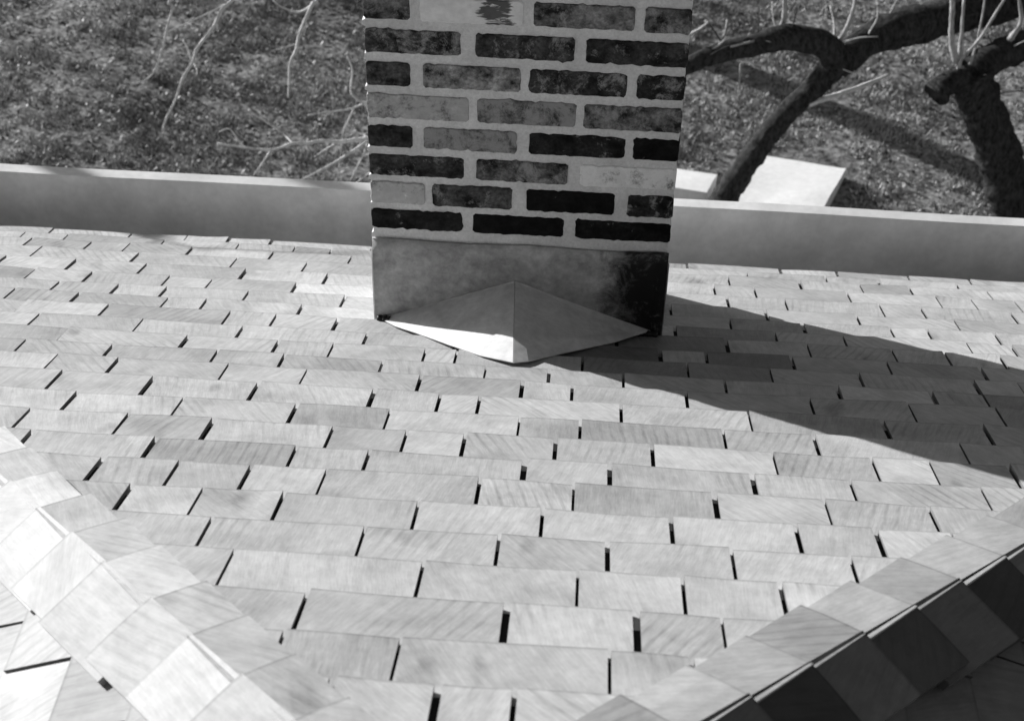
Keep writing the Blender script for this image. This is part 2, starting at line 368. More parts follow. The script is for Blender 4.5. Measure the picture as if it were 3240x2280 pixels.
# side slopes: the courses meet those of the front slope along the hips
def side_courses(S, sgn, deck_o, fixed):
    global nsh
    soup = Soup()
    clips = [(1, -CB / MM, YA), (0, -1, -0.004)] if sgn < 0 else [(-1, -CB / MM, YA), (0, -1, -0.004)]
    vb_list = [MM * (v * CA - YA) / CB for v in ([VC[0] - 2 * E_NOM, VC[0] - E_NOM] + VC + [EAVE_V])]
    for k, vb in enumerate(vb_list):
        e = vb - (vb_list[k - 1] if k else vb - 0.11)
        if e < 0.06: e = 0.11
        umax = YA + vb * CB / MM
        js = [-3.6]
        while js[-1] < umax + 0.05: js.append(js[-1] + random.uniform(0.09, 0.27))
        for f in fixed:
            if vb - e < f[0] <= vb: i = min(range(1, len(js) - 1), key=lambda q: abs(js[q] - f[1])); js[i] = f[1]; js = sorted(js)
        for i in range(len(js) - 1):
            a = js[i] + random.choice((0.002, 0.003, 0.004)); b = js[i + 1] - random.choice((0.002, 0.003, 0.004))
            if b - a < 0.02: continue
            if sgn > 0: a, b = -b, -a
            geo = shingle_geo(S, a, b, vb, e, wood_tone() * (0.42 if sgn > 0 else 0.95), clips)  # right slope's shade deepened by a darker wood tone
            if geo is None: continue
            c = S.p((a + b) / 2, vb - e / 2, 0)
            if any(in_view(S.p(uu, vb - e * f, 0)) for uu in (a, (a + b) / 2, b) for f in (0.1, 0.9)) and nsh < 298:
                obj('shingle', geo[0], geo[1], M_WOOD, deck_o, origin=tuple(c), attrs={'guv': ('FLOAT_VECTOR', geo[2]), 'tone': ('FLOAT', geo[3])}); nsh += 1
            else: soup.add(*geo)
    tag(soup.build('more_shingles', M_WOOD, deck_o), kind='stuff')
side_courses(LEFT, -1, d_left, [((XA + 0.225) / CB, -1.587)])
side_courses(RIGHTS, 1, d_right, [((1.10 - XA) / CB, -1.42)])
print('shingle parts', nsh)

# hip caps: pairs of short boards lapped along each hip and the ridge
CAP_W = 0.105; CAP_T = 0.009; CAP_E = 0.122
def caps(A, h, sides, butts, first_lap, name, widths=(0.105, 0.107), tones=None, tilts=(0.06, 0.06)):
    soup = Soup()
    for i, s in enumerate(butts):
        for q, (pv, nv) in enumerate(sides):
            over = (i + first_lap + q) % 2 == 0
            p0 = -0.0022 if over else -0.0004
            if tilts[1] < 0: p0 = (0.0 if over else 0.004) if q == 0 else (-0.006 if over else -0.0035)
            w = widths[q] + random.uniform(-0.005, 0.005); L = CAP_E + 0.06; SEED[0] += 1.37; sd = SEED[0]
            tone = min(0.54, max(0.30, random.gauss(0.46, 0.055)))
            if tones and tones[q]: tone = tones[q][i % len(tones[q])] * random.uniform(0.92, 1.08)
            V = []; G = []; F = []
            sk = random.uniform(-0.006, 0.006); cup = random.uniform(0.0, 0.002)
            ps = [p0, 0.3 * w, 0.65 * w, w]
            for lay in (0, 1):
                for ss in (s - L, s - 0.5 * CAP_E, s):
                    for p in ps:
                        base = -(s - ss) * (CAP_T / CAP_E) + max(p, 0) * tilts[q] - 0.005 + cup * math.sin(max(p, 0) / w * 3.14)
                        nn = base - ((CAP_T * (1.0 if ss == s else 0.7) + max(p, 0) * 0.08) if lay else 0)
                        P = A + h * (ss + (sk * p / w if ss == s else 0)) + pv * p + nv * nn
                        V.append(tuple(P)); G.append((p, ss - s, sd))
            I = lambda lay, r, c: lay * 12 + r * 4 + c
            for r in range(2):
                for c in range(3):
                    F.append((I(0, r, c), I(0, r, c + 1), I(0, r + 1, c + 1), I(0, r + 1, c))); F.append((I(1, r, c), I(1, r + 1, c), I(1, r + 1, c + 1), I(1, r, c + 1)))
                F.append((I(0, r, 0), I(0, r + 1, 0), I(1, r + 1, 0), I(1, r, 0))); F.append((I(0, r, 3), I(1, r, 3), I(1, r + 1, 3), I(0, r + 1, 3)))
            for c in range(3):
                F.append((I(0, 2, c), I(0, 2, c + 1), I(1, 2, c + 1), I(1, 2, c))); F.append((I(0, 0, c), I(1, 0, c), I(1, 0, c + 1), I(0, 0, c + 1)))
            ctr = A + h * (s - 0.06) + pv * (w * 0.5)
            if any(in_view(A + h * (s - x) + pv * (w * y), 0.02) for x in (0, 0.06, 0.12) for y in (0, 1)):
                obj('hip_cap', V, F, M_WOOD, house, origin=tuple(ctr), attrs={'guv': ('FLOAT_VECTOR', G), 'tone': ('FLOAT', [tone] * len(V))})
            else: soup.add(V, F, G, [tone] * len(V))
    if soup.v: tag(soup.build(name, M_WOOD, house), kind='stuff')
AC = Vector((XA, YA, (0.03 - SA * YA) / CA))
def hipdata(sg):
    h = Vector((sg * MM, 1, -TA)).normalized(); S = LEFT if sg < 0 else RIGHTS
    pf = h.cross(FRONT.en).normalized()
    if pf.x * sg > 0: pf = -pf
    ps = h.cross(S.en).normalized()
    if ps.x * sg < 0: ps = -ps
    return h, [(pf, FRONT.en), (ps, S.en)]
hl, sl_ = hipdata(-1); hr, sr_ = hipdata(1)
kz = math.sqrt(MM * MM + 1 + TA * TA) / math.sqrt(MM * MM + 1)
bl = [0.05, 0.175, 0.30, 0.42, 0.544, 0.66, 0.80, 0.915, 1.03] + [1.03 + 0.122 * i for i in range(1, 24)]
br = [0.10, 0.225, 0.35, 0.47, 0.593, 0.715, 0.84, 0.965, 1.095] + [1.095 + 0.122 * i for i in range(1, 23)]
caps(AC, hl, sl_, [x * kz for x in bl], 0, 'more_hip_caps', (0.082, 0.107), ((0.50, 0.50, 0.45, 0.45, 0.44, 0.52, 0.66, 0.53, 0.52, 0.66, 0.54, 0.66, 0.54, 0.64), (0.46, 0.52, 0.48)), (0.12, -0.04))
caps(AC, hr, sr_, [x * kz for x in br], 0, 'more_hip_caps', (0.095, 0.107), ((0.37, 0.42, 0.36, 0.46, 0.40), (0.06, 0.18, 0.09, 0.15)))  # side caps vary by piece; their near-black tones also stand in for shade
caps(AC, Vector((0, -1, 0)), [(Vector((-CB, 0, -SB)), LEFT.en), (Vector((CB, 0, -SB)), RIGHTS.en)], [0.16 + 0.122 * i for i in range(1, 28)], 0, 'ridge_caps')

# eave: sheathing edge, wall below, and the built-in gutter with its tall outer board
xl, xr = hipx(EAVE_V)
ZE = -y_e * TA
v, f = box_vf(xl + 0.05, xr - 0.05, YBACK, y_e - 0.06, GROUND_Z, ZE - 0.03); obj('wall', v, f, M_WALL, house)
v, f = box_vf(xl, xr, y_e - 0.055, y_e - 0.02, ZE - 0.15, ZE - 0.045); obj('fascia', v, f, M_BOARD, house)
v, f = box_vf(xl, xr, y_e - 0.02, 1.0, ZE - 0.15, ZE - 0.122); obj('gutter_trough', v, f, M_TROUGH, house)
def long_board(name, x0, x1, y0, y1, z0, z1, mat, parent, n=40):
    V = []; F = []
    for i in range(n + 1):
        x = x0 + (x1 - x0) * i / n
        dz = 0.0022 * math.sin(x * 2.3 + 0.5) + 0.001 * math.sin(x * 7.1); dy = 0.002 * math.sin(x * 1.7)
        b = 0.002
        ring = [(y0 + dy, z0), (y1 + dy, z0), (y1 + dy, z1 + dz - b), (y1 + dy - b, z1 + dz), (y0 + dy + b, z1 + dz), (y0 + dy, z1 + dz - b)]
        V += [(x, a, c) for a, c in ring]
    m = 6
    for i in range(n):
        for j in range(m): F.append((i * m + j, i * m + (j + 1) % m, (i + 1) * m + (j + 1) % m, (i + 1) * m + j))
    F.append(tuple(range(m))); F.append(tuple(reversed(range(n * m, n * m + m))))
    return obj(name, V, F, mat, parent)
long_board('gutter_board', xl, xr, 1.0, 1.046, ZE - 0.245, -0.287, M_BOARD, house)

# ------------------------------------------------------------------ chimney
W, D = 0.66, 0.445
chim = empty('brick_chimney', (W / 2, D / 2, -0.15))
tag(chim, 'brick chimney of mixed dark and pale bricks with wide grey mortar joints', 'chimney')
ZTOP = 1.62
def rough_box(x0, x1, y0, y1, z0, z1, nx, nz, amp):
    """box with finely divided walls so that the mortar edge is uneven"""
    V = []; F = []
    ring = [(x0 + (x1 - x0) * i / nx, y0) for i in range(nx)] + [(x1, y0 + (y1 - y0) * i / nx) for i in range(nx)] + [(x1 - (x1 - x0) * i / nx, y1) for i in range(nx)] + [(x0, y1 - (y1 - y0) * i / nx) for i in range(nx)]
    m = len(ring)
    for j in range(nz + 1):
        z = z0 + (z1 - z0) * j / nz
        for x, y in ring:
            r = random.uniform(-amp, amp); V.append((x + (r if x in (x0, x1) else 0), y + (r * 0.4 if y in (y0, y1) else 0), z))
    for j in range(nz):
        for i in range(m): F.append((j * m + i, j * m + (i + 1) % m, (j + 1) * m + (i + 1) % m, (j + 1) * m + i))
    F.append(tuple(range(nz * m, nz * m + m)))
    return V, F
v, f = rough_box(0, W, 0, D, -0.45, ZTOP, 8, 150, 0.0016); obj('mortar', v, f, M_MORTAR, chim, smooth=False)
def ragged(a0, a1, b0, b1, amp):
    """uneven outline of a brick's face, counter-clockwise"""
    pts = []
    na, nb = max(5, int((a1 - a0) / 0.009)), 5
    R = lambda: random.gauss(0, amp) - (random.uniform(0.001, 0.003) * random.choice((-1, 1)) if random.random() < 0.06 else 0)
    c = min(0.005, (b1 - b0) * 0.12)
    for i in range(na): pts.append((a0 + c + (a1 - a0 - 2 * c) * i / (na - 1), b0 + R()))
    for i in range(nb): pts.append((a1 + R() * 0.7, b0 + c + (b1 - b0 - 2 * c) * i / (nb - 1)))
    for i in range(na): pts.append((a1 - c - (a1 - a0 - 2 * c) * i / (na - 1), b1 + R()))
    for i in range(nb): pts.append((a0 + R() * 0.7, b1 - c - (b1 - b0 - 2 * c) * i / (nb - 1)))
    return pts
def brick(face, a0, a1, z0, z1, depth, tone, smear, mat=None, amp=0.0008, out=0.003):
    SEED[0] += 1.37; sd = SEED[0]
    pts = ragged(a0, a1, z0, z1, amp); n = len(pts); ac, zc = (a0 + a1) / 2, (z0 + z1) / 2
    V = []; G = []
    tilt = random.uniform(-0.0008, 0.0008)
    for dd, ins in ((-out, 0.0016), (-out + 0.0016, 0.0), (depth, 0.0)):
        for a, z in pts:
            a2 = a - math.copysign(ins, a - ac); z2 = z - math.copysign(ins, z - zc); d2 = dd + (tilt * (a - ac) / 0.1 if dd < 0 else 0)
            if face == 'f': P = (a2, d2, z2)
            elif face == 'b': P = (a2, D - d2, z2)
            elif face == 'l': P = (d2, a2, z2)
            else: P = (W - d2, a2, z2)
            V.append(P); G.append((a - ac, z - zc, sd + dd))
    F = [tuple(range(n)), tuple(reversed(range(2 * n, 3 * n)))]
    for r in range(2):
        for i in range(n): F.append((r * n + i, (r + 1) * n + i, (r + 1) * n + (i + 1) % n, r * n + (i + 1) % n))
    if face in ('b', 'l'): F = [tuple(reversed(q)) for q in F]
    obj('brick', V, F, mat or M_BRICK, chim, attrs={'guv': ('FLOAT_VECTOR', G), 'tone': ('FLOAT', [tone] * len(V)), 'smear': ('FLOAT', [smear] * len(V))})
ROWS = [  # bottom, top, [(x0, x1, tone, smear)] measured on the face towards the ridge, lowest course first
 (0.2601, 0.3094, [(0, 0.200, 0.010, 0.05), (0.224, 0.425, 0.004, 0.0), (0.451, 0.657, 0.008, 0.05)]),
 (0.3259, 0.3807, [(0, 0.117, 0.30, 0.9), (0.134, 0.309, 0.05, 0.2), (0.341, 0.534, 0.004, 0.02), (0.563, 0.657, 0.02, 0.35)]),
 (0.3977, 0.4501, [(0, 0.203, 0.028, 0.25), (0.230, 0.428, 0.07, 0.4), (0.455, 0.657, 0.50, 0.9)]),
 (0.4697, 0.5217, [(0, 0.093, 0.022, 0.0), (0.117, 0.317, 0.10, 0.8), (0.343, 0.547, 0.014, 0.2), (0.565, 0.657, 0.005, 0.05)]),
 (0.5401, 0.5970, [(0, 0.213, 0.26, 0.75), (0.232, 0.440, 0.09, 0.7), (0.456, 0.660, 0.10, 0.45)]),
 (0.6173, 0.6719, [(0, 0.091, 0.06, 0.2), (0.118, 0.322, 0.17, 0.4), (0.340, 0.542, 0.03, 0.4), (0.563, 0.660, 0.02, 0.4)]),
 (0.6934, 0.7468, [(0, 0.196, 0.045, 0.5), (0.227, 0.430, 0.04, 0.25), (0.454, 0.660, 0.028, 0.2)]),
 (0.7683, 0.8215, [(0, 0.093, 0.10, 0.3), (0.113, 0.323, -1, 0.5), (0.344, 0.548, 0.11, 0.35), (0.568, 0.660, 0.08, 0.4)])]
zb = 0.8437
while zb + 0.054 < ZTOP - 0.01:
    k = len(ROWS); three = (k % 2 == 0)
    lay = [(0, 0.2), (0.226, 0.428), (0.454, 0.66)] if three else [(0, 0.093), (0.117, 0.32), (0.342, 0.546), (0.566, 0.66)]
    ROWS.append((zb, zb + 0.054, [(a, b, random.choice((0.02, 0.05, 0.08, 0.12, 0.2)), random.uniform(0, 0.6)) for a, b in lay])); zb += 0.0735
for r, (z0, z1, bs) in enumerate(ROWS):
    three = len(bs) == 3; rt = lambda: random.choice((0.03, 0.06, 0.09, 0.14, 0.22))
    for i, (a, b, t, sm) in enumerate(bs):
        corner = i in (0, len(bs) - 1)
        if t < 0: brick('f', a, b, z0, z1, 0.095, 0.5, 0.5, M_PBRICK)
        else: brick('f', a - 0.0022 if i == 0 else a, max(b, W + 0.0022) if i == len(bs) - 1 else b, z0, z1, (0.2 if not three else 0.095) if corner else 0.09, t, sm, out=random.uniform(0.002, 0.0042))
    # sides and back: joints offset from the corner bricks
    s0 = 0.118 if three else 0.223
    for fc in ('l', 'r'):
        for a, b in (((s0, s0 + 0.2),) if three else ((s0, s0 + 0.1),)): brick(fc, a, b, z0, z1, 0.09, rt(), random.uniform(0, 0.6))
        brick(fc, D - 0.1 if three else D - 0.1, D - 0.002, z0, z1, 0.09, rt(), random.uniform(0, 0.6))
    for a, b in ((0.11, 0.31), (0.33, 0.53)): brick('b', a, b, z0, z1, 0.05, rt(), random.uniform(0, 0.6))
# bed joints squeezed out of the left hand face
zs = [0.2385] + [(ROWS[i][1] + ROWS[i + 1][0]) / 2 for i in range(len(ROWS) - 1)]
for zj in zs:
    V = []; F = []; n = 14
    for i in range(n + 1):
        y = 0.0015 + (D - 0.003) * i / n; o_ = 0.0045 + random.uniform(-0.002, 0.0035); h_ = 0.0085 + random.uniform(-0.002, 0.002)
        V += [(0.002, y, zj - h_), (-o_, y, zj - h_ * 0.5), (-o_ * 0.8, y, zj + h_ * 0.5), (0.002, y, zj + h_)]
    for i in range(n):
        for j in range(3): F.append((i * 4 + j, i * 4 + j + 1, (i + 1) * 4 + j + 1, (i + 1) * 4 + j))
    F += [(3, 2, 1, 0), (n * 4, n * 4 + 1, n * 4 + 2, n * 4 + 3)]
    obj('mortar_bead', V, F, M_MORTAR, chim)
# flashing sheet over the lowest courses
def sheet(name, corners_bottom, corners_top, nrm, mat, n=24, wav=0.003, top_wav=0.004, t=0.0025):
    b0, b1 = Vector(corners_bottom[0]), Vector(corners_bottom[1]); t0, t1 = Vector(corners_top[0]), Vector(corners_top[1]); nv = Vector(nrm)
    V = []; F = []; rows = 8
    for lay in (0, 1):
        for j in range(rows + 1):
            for i in range(n + 1):
                f_ = i / n; g = j / rows
                P = (b0.lerp(b1, f_)).lerp(t0.lerp(t1, f_), g)
                w_ = wav * math.sin(f_ * 9 + g * 3.1) * math.sin(g * 3.14) * 0.5 + random.uniform(-1, 1) * wav * 0.06
                if j == rows: P = P + Vector((0, 0, top_wav * math.sin(f_ * 13 + 1) * 0.5 + random.uniform(-1, 1) * top_wav * 0.3))
                V.append(tuple(P + nv * (w_ + (0 if lay else t))))
    N = (rows + 1) * (n + 1); I = lambda l, j, i: l * N + j * (n + 1) + i
    for j in range(rows):
        for i in range(n):
            F.append((I(0, j, i), I(0, j, i + 1), I(0, j + 1, i + 1), I(0, j + 1, i))); F.append((I(1, j, i), I(1, j + 1, i), I(1, j + 1, i + 1), I(1, j, i + 1)))
        F.append((I(0, j, 0), I(0, j + 1, 0), I(1, j + 1, 0), I(1, j, 0))); F.append((I(0, j, n), I(1, j, n), I(1, j + 1, n), I(0, j + 1, n)))
    for i in range(n):
        F.append((I(0, rows, i), I(0, rows, i + 1), I(1, rows, i + 1), I(1, rows, i))); F.append((I(0, 0, i), I(1, 0, i), I(1, 0, i + 1), I(0, 0, i + 1)))
    return obj(name, V, F, mat, chim, origin=(0, 0, 0), smooth=True)
fl = sheet('flashing', [(-0.004, -0.004, -0.02), (W + 0.003, -0.004, -0.02)], [(-0.003, -0.004, 0.232), (W + 0.003, -0.004, 0.234)], (0, -1, 0), M_FLASH)
def side_flash(x, nx):
    y1 = D + 0.003
    return sheet('side_flashing', [(x, 0.0, -0.02), (x, y1, -0.02 - y1 * TA)], [(x, 0.0, 0.20), (x, y1, 0.20 - y1 * TA)], (nx, 0, 0), M_CRICKET, 10, 0.001, 0.002)
side_flash(-0.0045, -1); side_flash(W + 0.0045, 1)
# cricket: a small metal saddle between the flashing and the slope above
def onroof(x, y, n=0.006): z = (n - SA * y) / CA; return Vector((x, y, z))
Ap = Vector((0.321, -0.0045, 0.134)); Fp = onroof(0.337, -0.309, 0.003)
cr = empty('cricket', (0.33, -0.1, 0.05)); cr.parent = chim; cr.location = Vector((0.33, -0.1, 0.05)) - WPOS[chim.name]
def panel(name, pts, mat, parent, t=0.0025, fold=None):
    """thin folded sheet through a fan of points"""
    n = len(pts); c = pts[0]; nv = (pts[1] - c).cross(pts[-1] - c).normalized()
    if nv.z < 0: nv = -nv
    V = [tuple(p + nv * t) for p in pts] + [tuple(p) for p in pts]; F = []
    for i in range(1, n - 1): F.append((0, i, i + 1)); F.append((n, n + i + 1, n + i))
    for i in range(n): j = (i + 1) % n; F.append((i, n + i, n + j, j))
    return obj(name, V, F, mat, parent)
left_pts = [Ap, onroof(0.006, -0.0045, 0.004), onroof(0.052, -0.062, 0.001), onroof(0.104, -0.108, 0.001), onroof(0.193, -0.197, 0.001), onroof(0.264, -0.265, 0.001), Fp]
right_pts = [Ap, Fp, onroof(0.368, -0.290, 0.002), onroof(0.44, -0.211, 0.002), onroof(0.555, -0.095, 0.003), onroof(0.600, -0.040, 0.006), onroof(0.640, -0.0045, 0.012)]
obj_l = panel('cricket_panel', left_pts, M_CRICKET, cr); obj_r = panel('cricket_panel', right_pts, M_CRICKET, cr)
def bead(name, P, Q, r, mat, parent, n=14, amp=0.4):
    d_ = (Q - P).normalized(); a_ = d_.orthogonal().normalized(); b_ = d_.cross(a_); V = []; F = []
    for i in range(n + 1):
        c = P.lerp(Q, i / n); rr = r * (1 + random.uniform(-amp, amp))
        for j in range(6): V.append(tuple(c + (a_ * math.cos(j * math.pi / 3) + b_ * math.sin(j * math.pi / 3)) * rr))
    for i in range(n):
        for j in range(6): F.append((i * 6 + j, i * 6 + (j + 1) % 6, (i + 1) * 6 + (j + 1) % 6, (i + 1) * 6 + j))
    F += [tuple(reversed(range(6))), tuple(range(n * 6, n * 6 + 6))]
    return obj(name, V, F, mat, parent, smooth=True)
bead('solder_seam', Ap + Vector((0, -0.003, 0.002)), left_pts[1] + Vector((0.03, -0.004, 0.012)), 0.0028, M_CRICKET, cr)
bead('solder_seam', Ap + Vector((0, -0.003, 0.002)), right_pts[6] + Vector((-0.02, -0.004, 0.004)), 0.0028, M_CRICKET, cr)
bead('tar_patch', onroof(0.004, -0.009, 0.006), onroof(0.034, -0.020, 0.008), 0.0075, M_TAR, chim, 8)
bead('tar_patch', onroof(0.61, -0.014, 0.006), onroof(0.655, -0.012, 0.006), 0.008, M_TAR, chim, 8)

# ------------------------------------------------------------------ ground, grass, leaves
n = 120
def gz(x, y): return 0.030 * np.sin(x * 1.3 + 0.7 * np.sin(y * 0.9)) * np.sin(y * 1.1 + 0.4) + 0.012 * np.sin(x * 5.1 + y * 2.0) * np.sin(y * 4.3 - x)
gx = np.linspace(-9.5, 9.5, 180); gy = np.linspace(2.0, 14.0, 118)
XX, YY = np.meshgrid(gx, gy); fade = np.clip(np.minimum(np.minimum(XX + 9.5, 9.5 - XX), np.minimum(YY - 2.0, 14 - YY)) / 0.8, 0, 1)
ZZ = GROUND_Z + gz(XX, YY) * fade
V = np.c_[XX.ravel(), YY.ravel(), ZZ.ravel()].tolist(); nx_ = len(gx); F = [(j * nx_ + i, j * nx_ + i + 1, (j + 1) * nx_ + i + 1, (j + 1) * nx_ + i) for j in range(len(gy) - 1) for i in range(nx_ - 1)]
b = len(V)
V += [(-300, -200, GROUND_Z), (300, -200, GROUND_Z), (300, 400, GROUND_Z), (-300, 400, GROUND_Z)]
c00, c10, c11, c01 = 0, nx_ - 1, len(gy) * nx_ - 1, (len(gy) - 1) * nx_
F += [tuple([b, b + 1] + [c10 - 0] + list(range(nx_ - 2, -1, -1))), tuple([b + 1, b + 2, c11] + [j * nx_ + nx_ - 1 for j in range(len(gy) - 2, -1, -1)]),
      tuple([b + 2, b + 3, c01] + [c01 + i for i in range(1, nx_)]), tuple([b + 3, b, c00] + [j * nx_ for j in range(1, len(gy))])]
tag(obj('ground', V, F, M_GROUND, None, origin=(0, 0, GROUND_Z)), kind='structure')

rng = np.random.default_rng(11)
def scatter(num, x0, x1, y0, y1):
    x = rng.uniform(x0, x1, num); y = rng.uniform(y0, y1, num); k_ = ~((x > 1.15) & (x < 2.35) & (y > 5.1) & (y < 6.3) & (np.abs((x - 1.80) * 0.9596 - (y - 5.70) * 0.2815) < 0.34) & (np.abs((x - 1.80) * 0.2815 + (y - 5.70) * 0.9596) < 0.62)); x, y = x[k_], y[k_]; return x, y, GROUND_Z + gz(x, y)
def grass(num):
    x, y, z = scatter(num, -8.5, 8.5, 3.4, 13.0)
    cl = np.sin(x * 6.0 + 2 * np.sin(y * 3.7)) * np.sin(y * 7.0 + 1.5 * np.sin(x * 4.3)) + 0.6 * np.sin(x * 17 + y * 9) * np.sin(y * 15 - x * 11)
    keep = rng.uniform(-1.0, 0.9, len(x)) < cl * 1.3 + 0.05
    x, y, z, cl = x[keep], y[keep], z[keep], cl[keep]; n_ = len(x)
    h = rng.uniform(0.008, 0.030, n_) * (1.05 + 0.6 * cl); a = rng.uniform(0, 6.283, n_); w = rng.uniform(0.003, 0.009, n_); le = rng.uniform(0.2, 1.1, n_) * h; a2 = rng.uniform(0, 6.283, n_)
    bx, by = np.cos(a) * w, np.sin(a) * w
    P = np.stack([np.c_[x - bx, y - by, z - 0.004], np.c_[x + bx, y + by, z - 0.004], np.c_[x + np.cos(a2) * le, y + np.sin(a2) * le, z + h]], 1).reshape(-1, 3)
    F = np.arange(n_ * 3).reshape(-1, 3)
    tone = np.repeat(np.clip(rng.normal(0.40, 0.08, n_) * (1 + 0.35 * np.sin(x * 2.1 + y) * np.sin(y * 1.7) + 0.25 * np.sin(x * 9 + 2 * np.sin(y * 6)) * np.sin(y * 8 + np.sin(x * 5))), 0.06, 0.8), 3)
    return P, F, tone
def fast_obj(name, P, F, tone, mat):
    me = bpy.data.meshes.new(name); nv = len(P); k = F.shape[1]
    me.vertices.add(nv); me.vertices.foreach_set('co', (P - [0, 0, GROUND_Z]).astype(np.float32).ravel())
    me.loops.add(F.size); me.loops.foreach_set('vertex_index', F.astype(np.int32).ravel())
    me.polygons.add(len(F)); me.polygons.foreach_set('loop_start', np.arange(0, F.size, k, dtype=np.int32))
    a = me.attributes.new('tone', 'FLOAT', 'POINT'); a.data.foreach_set('value', tone.astype(np.float32))
    me.materials.append(mat); me.update(calc_edges=True); me.validate()
    o = bpy.data.objects.new(name, me); COL.objects.link(o); o.location = (0, 0, GROUND_Z); return o
tag(fast_obj('grass', *grass(760000), M_GRASS), 'short dry winter grass covering the yard below the eave', 'grass', kind='stuff')
def leaves(num):
    x, y, z = scatter(num, -8.5, 8.5, 3.4, 13.0); n_ = len(x)
    s = rng.uniform(0.007, 0.021, n_); a = rng.uniform(0, 6.283, n_); tx = rng.normal(0, 0.35, n_); ty = rng.normal(0, 0.35, n_); cu = rng.uniform(0.1, 0.7, n_)
    loc = np.array([(-1, 0, 0), (-0.2, -0.55, 0.35), (1, 0, 0.15), (-0.1, 0.6, 0.35)])
    P = np.zeros((n_, 4, 3))
    for i, (lx, ly, lz) in enumerate(loc):
        px = (np.cos(a) * lx - np.sin(a) * ly) * s; py = (np.sin(a) * lx + np.cos(a) * ly) * s
        P[:, i] = np.c_[x + px, y + py, z + 0.012 + lz * cu * s + px * tx + py * ty + s * 0.3]
    return P.reshape(-1, 3), np.arange(n_ * 4).reshape(-1, 4), np.repeat(np.clip(rng.choice([0.07, 0.18, 0.32, 0.60], n_, p=[.44, .32, .22, .02]) * rng.uniform(0.7, 1.3, n_), 0.04, 0.55), 4)
tag(fast_obj('leaf_litter', *leaves(60000), M_LEAF), 'scattered fallen leaves lying in the grass', 'leaves', kind='stuff')

# ------------------------------------------------------------------ trees
def smooth_path(pts, radii, sub=5):
    P = [Vector(p) for p in pts]; out = []; ro = []
    for i in range(len(P) - 1):
        p0 = P[i - 1] if i else P[i] * 2 - P[i + 1]; p1, p2 = P[i], P[i + 1]; p3 = P[i + 2] if i + 2 < len(P) else P[i + 1] * 2 - P[i]
        for s in range(sub):
            t = s / sub
            out.append(0.5 * ((2 * p1) + (p2 - p0) * t + (2 * p0 - 5 * p1 + 4 * p2 - p3) * t * t + (-p0 + 3 * p1 - 3 * p2 + p3) * t ** 3)); ro.append(radii[i] + (radii[i + 1] - radii[i]) * t)
    out.append(P[-1]); ro.append(radii[-1]); return out, ro
def tube(name, pts, r0, r1, mat, parent, sides=8, rough=0.10, radii=None, sub=5):
    m = len(pts); radii = radii or [r0 + (r1 - r0) * (i / (m - 1)) for i in range(m)]
    C, R = smooth_path(pts, radii, sub); V = []; F = []; a_ = None
    for i, c in enumerate(C):
        d_ = (C[min(i + 1, len(C) - 1)] - C[max(i - 1, 0)]).normalized()
        a_ = d_.orthogonal().normalized() if a_ is None else (a_ - d_ * a_.dot(d_)).normalized()
        b_ = d_.cross(a_)
        for j in range(sides):
            an = j * 2 * math.pi / sides; rr = R[i] * (1 + random.uniform(-rough, rough) + rough * 1.3 * math.sin(i * 1.1 + j * 1.9) * math.sin(i * 0.45 + 2 * j)); V.append(tuple(c + (a_ * math.cos(an) + b_ * math.sin(an)) * rr))
    n_ = len(C)
    for i in range(n_ - 1):
        for j in range(sides): F.append((i * sides + j, i * sides + (j + 1) % sides, (i + 1) * sides + (j + 1) % sides, (i + 1) * sides + j))
    F += [tuple(reversed(range(sides))), tuple(range((n_ - 1) * sides, n_ * sides))]
    return obj(name, V, F, mat, parent, smooth=True)
